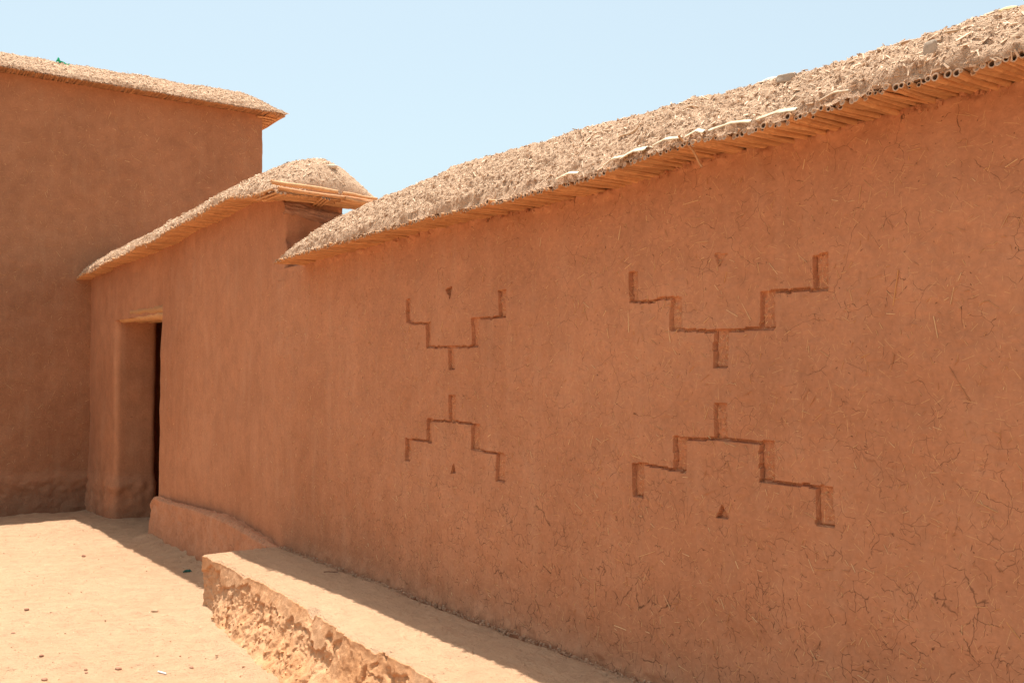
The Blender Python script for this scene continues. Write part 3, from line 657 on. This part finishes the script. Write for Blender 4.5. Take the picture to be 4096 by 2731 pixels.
# the top also has bitten corners
bite = np.clip(fbm(P3(T, 0., 3.), 4.2, 3, 790)-.22, 0, 1)
Zz = np.where(face, Zz-bite*.10*(1-sm(dd, 0, .25)), Zz - bite*.10*sm(uu, .93, 1.))
T2 = T + (T < -3.38)*.0 + .018*fbm(P3(0., Oo*1., Zz), 9, 3, 795)*sm(-T, 3.2, 3.42)
V = np.stack([T2, Oo, Zz], -1); b = Bag(); F = gridF(*T.shape); cm = ((U[:-1, :-1] > 1) & ((1-smooth_keep[:-1, :-1]) > .4)).reshape(-1).astype(int)
b.V.append(V.reshape(-1, 3)); b.F.append(F); b.M.append(np.where(U[:-1, :-1].reshape(-1) >= 1, 1, 0)); b.S.append(np.ones(len(F), bool)); b.n += V.size//3
c = V[0].copy(); G = np.stack([V[0]*1., V[0]*0+np.array([-3.42, -.2, -.1])], 0); b.add(G, gridF(2, G.shape[1]), 1, False)
n = 900; ti = R.randint(0, 520, n); ui = nt_+R.randint(4, nf_-12, n); kk = smooth_keep[ti, ui] < .4; ti, ui = ti[kk], ui[kk]
Vc, Fc = clods(V[ti, ui], .003+.011*R.uniform(0, 1, len(ti))**2.5); b.add(Vc, Fc, 1, False)
n = 700; ti = R.uniform(-3.4, .6, n); Vc, Fc = clods(P3(ti, -.005-np.abs(R.normal(0, .03, n)), np.full(n, .335)), .002+.008*R.uniform(0, 1, n)**3); b.add(Vc, Fc, 2, False)
n = 500; ti = R.uniform(-3.4, .6, n); Vc, Fc = clods(P3(ti, -.012-np.abs(R.normal(0, .008, n)), np.full(n, .325)), .003+.007*R.uniform(0, 1, n)**2); b.add(Vc, Fc, 2, False)
bench = b.build('mud_bench', [M['bench'], M['core'], M['clod']])
bench.location = WF['loc']; bench.rotation_euler = (0, 0, WF['rz'])
tag(bench, 'low mud bench with sunlit top and crumbling front along the long wall foot', 'bench')

# ================================================================== GROUND
gx = axis([(-400, 60), (-40, 6), (-10, .6), (-6.4, .016), (1.0, .3), (10, 6), (40, 60), (400, None)])
gy = axis([(-400, 60), (-40, 6), (-8, .6), (3.6, .016), (7.5, .022), (11.6, .5), (20, 6), (50, 60), (400, None)])
X, Y = np.meshgrid(gx, gy, indexing='ij'); dx, dy = X-O0.x, Y-O0.y
tt = dx*Xd.x+dy*Xd.y; oo = dx*Yd.x+dy*Yd.y
near = sm(X, -12, -7)*sm(-X, -5, -1.2)*sm(Y, 1, 3.4)*sm(-Y, -16, -11.6)
q = P3(X, Y, 0.)
Zg = near*(.018*fbm(q, 1.1, 3, 801)+.009*fbm(q, 4, 3, 804)+.008*fbm(q*np.array([1, 1.6, 1]), 14, 4, 807)+.002*fbm(q, 30, 2, 810))
Zg += -.045*sm(-tt, 6, 9)*near
Zg += .035*sm(oo, -.30, -.08)*sm(-tt, 3.3, 3.7)*sm(tt, -6.6, -6.2)*near*(1+.8*fbm(q, 9, 3, 815))      # dust drifted to the plinth
Zg += near*(.02*np.clip(fbm(q, 6, 3, 820)-.12, 0, 1)-.016*np.clip(fbm(q*np.array([1, 1.5, 1]), 4.5, 3, 823)-.22, 0, 1))
bdist = oo-np.interp(tt, [-3.42, -2.9, -2.29, -1.786, 1], [-.56, -.675, -.736, -.787, -.95]); Zg += near*.02*sm(bdist, -.10, 0)*sm(tt, -3.5, -3.3)
grd = put('ground', np.stack([X, Y, Zg], -1), gridF(*X.shape), M['ground']); tag(grd, 'pale packed earth of the yard', 'ground', kind='structure')
def gz(x, y):
    i = int(np.clip(np.searchsorted(gx, x), 1, len(gx)-1)); j = int(np.clip(np.searchsorted(gy, y), 1, len(gy)-1)); return float(Zg[i, j])
# loose crumbs and straw scattered over the yard: uncountable
b = Bag(); n = 6000; x = R.uniform(-6, -1, n); y = R.uniform(3.8, 10.5, n); tq = (x-O0.x)*Xd.x+(y-O0.y)*Xd.y; oq = (x-O0.x)*Yd.x+(y-O0.y)*Yd.y
k = oq < -.12-.65*(tq > -3.5); x, y = x[k], y[k]; z = np.array([gz(a, c) for a, c in zip(x, y)])
Vc, Fc = clods(P3(x, y, z+.001), .0015+.006*R.uniform(0, 1, len(x))**4); b.add(Vc, Fc, 0, False)
n = 900; x = R.uniform(-6, -1, n); y = R.uniform(3.8, 10.5, n); tq = (x-O0.x)*Xd.x+(y-O0.y)*Xd.y; oq = (x-O0.x)*Yd.x+(y-O0.y)*Yd.y
k = oq < -.12-.65*(tq > -3.5); x, y = x[k], y[k]; n = len(x); z = np.array([gz(a, c) for a, c in zip(x, y)]); a = R.uniform(0, 6.28, n)
Vs, Fs = slivers(P3(x, y, z+.002), np.tile([[0, 0, 1.]], (n, 1)), P3(np.cos(a), np.sin(a), 0*a), R.uniform(.005, .03, n), R.uniform(.001, .003, n), np.full(n, .0015)); b.add(Vs, Fs, 1, False)
# rubble fallen along the plinth
n = 420; t = R.uniform(-6.2, -3.5, n); o = -.14-np.abs(R.normal(0, .05, n)); pts = [w2(a, c, 0) for a, c in zip(t, o)]; x = np.array([p.x for p in pts]); y = np.array([p.y for p in pts]); z = np.array([gz(a, c) for a, c in zip(x, y)])
Vc, Fc = clods(P3(x, y, z+.001), .0015+.008*R.uniform(0, 1, n)**4); b.add(Vc, Fc, 0, False)
dz = b.build('loose_debris', [M['clod'], M['straw']]); tag(dz, 'fine crumbs and bits of straw scattered on the yard', 'debris', kind='stuff')

# ================================================================== SMALL THINGS
def rock(name, p, r, mat, label, cat='pebble', group=None, sq=(1, 1, .7), seed=0, rot=0., facets=False):
    K, L_ = 14, 18; th = np.linspace(0, math.pi, K); a = np.linspace(0, 2*math.pi, L_+1)[:-1]; TH, A = np.meshgrid(th, a, indexing='ij')
    D = np.stack([np.sin(TH)*np.cos(A), np.sin(TH)*np.sin(A), np.cos(TH)], -1)
    if facets: D = np.sign(D)*np.abs(D)**.45; D = D/np.abs(D).max()*.95
    rr = r*(1+.3*fbm(D+seed*3.1, 1.2, 3, seed)); V = D*rr[..., None]*np.array(sq)
    o = put(name, V, gridF(K, L_, cv=True)[:, ::-1], mat, smooth=not facets); o.location = p; o.rotation_euler = (0, 0, rot); tag(o, label, cat, group); return o
G = 'pebbles on the sunlit yard'
for i, (x, y, r, m, lb) in enumerate((
    (-2.50, 5.074, .010, 'brownstone', 'small brown pebble on the yard, second from the bottom at far left'),
    (-3.082, 6.054, .013, 'brownstone', 'small flat brown pebble alone on the yard, near the left edge'),
    (-3.533, 7.849, .014, 'brownstone', 'small flat tan pebble farthest back on the sunlit yard'),
    (-2.905, 5.558, .011, 'brownstone', 'small round brown pebble nearest the left edge of the photo'),
    (-2.187, 4.902, .008, 'brownstone', 'tiny dark pebble, rear one of a close pair at the bottom'),
    (-2.165, 4.862, .007, 'brownstone', 'tiny dark pebble, front one of a close pair at the bottom'),
    (-2.025, 4.917, .014, 'brownstone', 'largest rounded brown pebble at the bottom of the yard'),
    (-1.654, 4.931, .009, 'brownstone', 'small dark red pebble nearest the bench foot'),
    (-2.316, 4.735, .013, 'brownstone', 'brown pebble lowest in the photo, at bottom left'))):
    rock('pebble', (x, y, gz(x, y)+r*.35), r, M[m], lb, 'pebble', G, (1.2, .9, .75), i+1)
rock('stone', (-2.257, 6.021, gz(-2.257, 6.021)+.006), .018, M['wedge'], 'pale wedge of stone in the yard just left of the bench end', 'stone', None, (1.3, .8, .6), 21)
def thing_stick(name, p0, p1, r, mat, label, cat, n=8, bend=.001):
    b = Bag(); c = np.array(p0, float); stick(b, (0, 0, 0), np.array(p1, float)-c, r, n=n, bend=bend); o = b.build(name, mat); o.location = p0; tag(o, label, cat); return o
g0 = gz(-1.776, 4.838); thing_stick('paper_stick', (-1.80, 4.862, g0+.006), (-1.745, 4.825, g0+.006), .0042, M['white'], 'short white paper stick lying on the yard at the bottom', 'litter', bend=0.)
p, q_ = w2(-2.425, -.160, .343), w2(-2.365, -.098, .346); thing_stick('twig', p, q_, .0028, M['twig'], 'thin dark twig on the shaded part of the bench top', 'twig')
def scrap(name, p, s, mat, label, cat, seed, lay=(1, .4, .35), rot=0.):
    K = 22; u = np.linspace(-1, 1, K); U_, V_ = np.meshgrid(u, np.linspace(-1, 1, 12), indexing='ij'); q = P3(U_, V_, 0.)
    Zs = lay[2]*fbm(q, 2.2, 3, seed)*1.6; W_ = .35+.65*np.abs(U_)**1.5 if name == 'plastic_twist' else 1
    Va = np.stack([U_*lay[0]+.2*fbm(q, 2, 2, seed+5), V_*lay[1]*W_+.2*fbm(q, 2, 2, seed+7), Zs+.02], -1)*s
    b = Bag(); b.add(Va, gridF(K, 12)); Vb = Va.copy(); Vb[..., 2] -= .002; b.add(Vb, gridF(K, 12)[:, ::-1])
    o = b.build(name, mat); o.location = p; o.rotation_euler = (0, 0, rot); tag(o, label, cat); return o
i = int(np.searchsorted(Bts, -.30)); pb = BV[i, 24]; m4 = Matrix.Rotation(LF['rz'], 4, 'Z'); wp = CB + (m4 @ Vector(pb))
o = scrap('plastic_twist', wp+Vector((0, 0, .005)), .065, M['green'], 'bright green scrap of plastic on the tall building parapet', 'litter', 41, rot=LF['rz']); o.rotation_euler = (-.5, .35, LF['rz'])
scrap('plastic_scrap', Vector((-2.466, 7.231, gz(-2.466, 7.231)+.006)), .03, M['dkgreen'], 'dark green scrap of plastic on the shaded ground by the plinth', 'litter', 43, rot=.5)
def cope_pt(V, ts, t, f, dz=0.): 
    v = on_cope(V, ts, t, f); return w2(v[0], v[1], v[2]+dz)
rock('roof_stone', cope_pt(MV, Mts, .60, .44, .000), .028, M['whitestone'], 'smooth whitish stone on the ridge of the long wall', 'stone', None, (1.9, .8, .55), 31, WF['rz'])
rock('roof_stone', cope_pt(MV, Mts, .75, .30, .010), .024, M['greystone'], 'angular grey block of stone below the ridge of the long wall', 'stone', None, (1.3, .9, .7), 32, WF['rz']+.5, True)
rock('roof_stone', cope_pt(MV, Mts, .46, .40, .000), .022, M['cope'], 'rough brown lump of mud on the ridge left of the white stone', 'stone', None, (1.8, .9, .7), 33, WF['rz'])
rock('roof_stone', cope_pt(MV, Mts, 1.45, .38, .000), .018, M['yellow'], 'oval yellowish stone near the top right corner ridge', 'stone', None, (1.8, .9, .6), 34, WF['rz'])
rock('roof_stone', cope_pt(MV, Mts, -.64, .42, .000), .018, M['whitestone'], 'small cream stone on the middle of the long ridge', 'stone', None, (1.9, .9, .5), 35, WF['rz'])
rock('roof_stone', cope_pt(MV, Mts, 1.37, .07, .004), .022, M['greystone'], 'flat grey shard stuck above the cane ends at right', 'stone', None, (.9, .5, 1.3), 38, WF['rz'], True)
rock('roof_stone', cope_pt(GV, Gts, -3.68, .42, .008), .020, M['dark'], 'dark grey pebble on top of the domed wall end', 'stone', None, (1.1, .9, .8), 36, WF['rz'])
rock('roof_stone', cope_pt(GV, Gts, -3.26, .55, .000), .030, M['pale'], 'pale stone on the right slope of the domed wall end', 'stone', None, (1.4, .9, .6), 37, WF['rz']+.8)

# ================================================================== LIGHT, SKY, CAMERA
tosun = -(Xd*.15 + Yd*-.063 + Vector((0, 0, -1))); tosun.normalize()
L = bpy.data.lights.new('sun', 'SUN'); L.energy = 4.9; L.angle = math.radians(.5); L.color = (1, .955, .88)
s = bpy.data.objects.new('sun', L); COL.objects.link(s); s.rotation_euler = tosun.to_track_quat('Z', 'Y').to_euler(); s.location = (0, 0, 20)
w = bpy.data.worlds.new('World'); S.world = w; w.use_nodes = True; nt = w.node_tree
sky = nt.nodes.new('ShaderNodeTexSky'); sky.sky_type = 'NISHITA'; sky.sun_disc = False
sky.sun_elevation = math.asin(tosun.z); sky.sun_rotation = math.atan2(tosun.x, tosun.y); sky.air_density = 1.0; sky.dust_density = 3.5; sky.ozone_density = 1.0
bg = nt.nodes['Background']; hs = nt.nodes.new('ShaderNodeHueSaturation'); hs.inputs['Saturation'].default_value = .58; hs.inputs['Value'].default_value = .95; nt.links.new(sky.outputs[0], hs.inputs['Color']); vm = nt.nodes.new('ShaderNodeVectorMath'); vm.operation = 'MULTIPLY'; vm.inputs[1].default_value = (.95, 1.06, 1.0); nt.links.new(hs.outputs[0], vm.inputs[0]); nt.links.new(vm.outputs[0], bg.inputs['Color']); bg.inputs['Strength'].default_value = .15
cam = bpy.data.cameras.new('camera'); cam.sensor_width = 36; cam.lens = 2170/2352*36; cam.clip_start = .05; cam.clip_end = 2000
c = bpy.data.objects.new('camera', cam); COL.objects.link(c); c.location = (0, 0, 1.5); c.rotation_euler = (math.radians(90+2.0058), 0, 0); S.camera = c
S.view_settings.view_transform = 'Standard'; S.view_settings.look = 'None'; S.view_settings.exposure = .55; S.view_settings.gamma = 1
S.cycles.max_bounces = 6; S.cycles.diffuse_bounces = 4
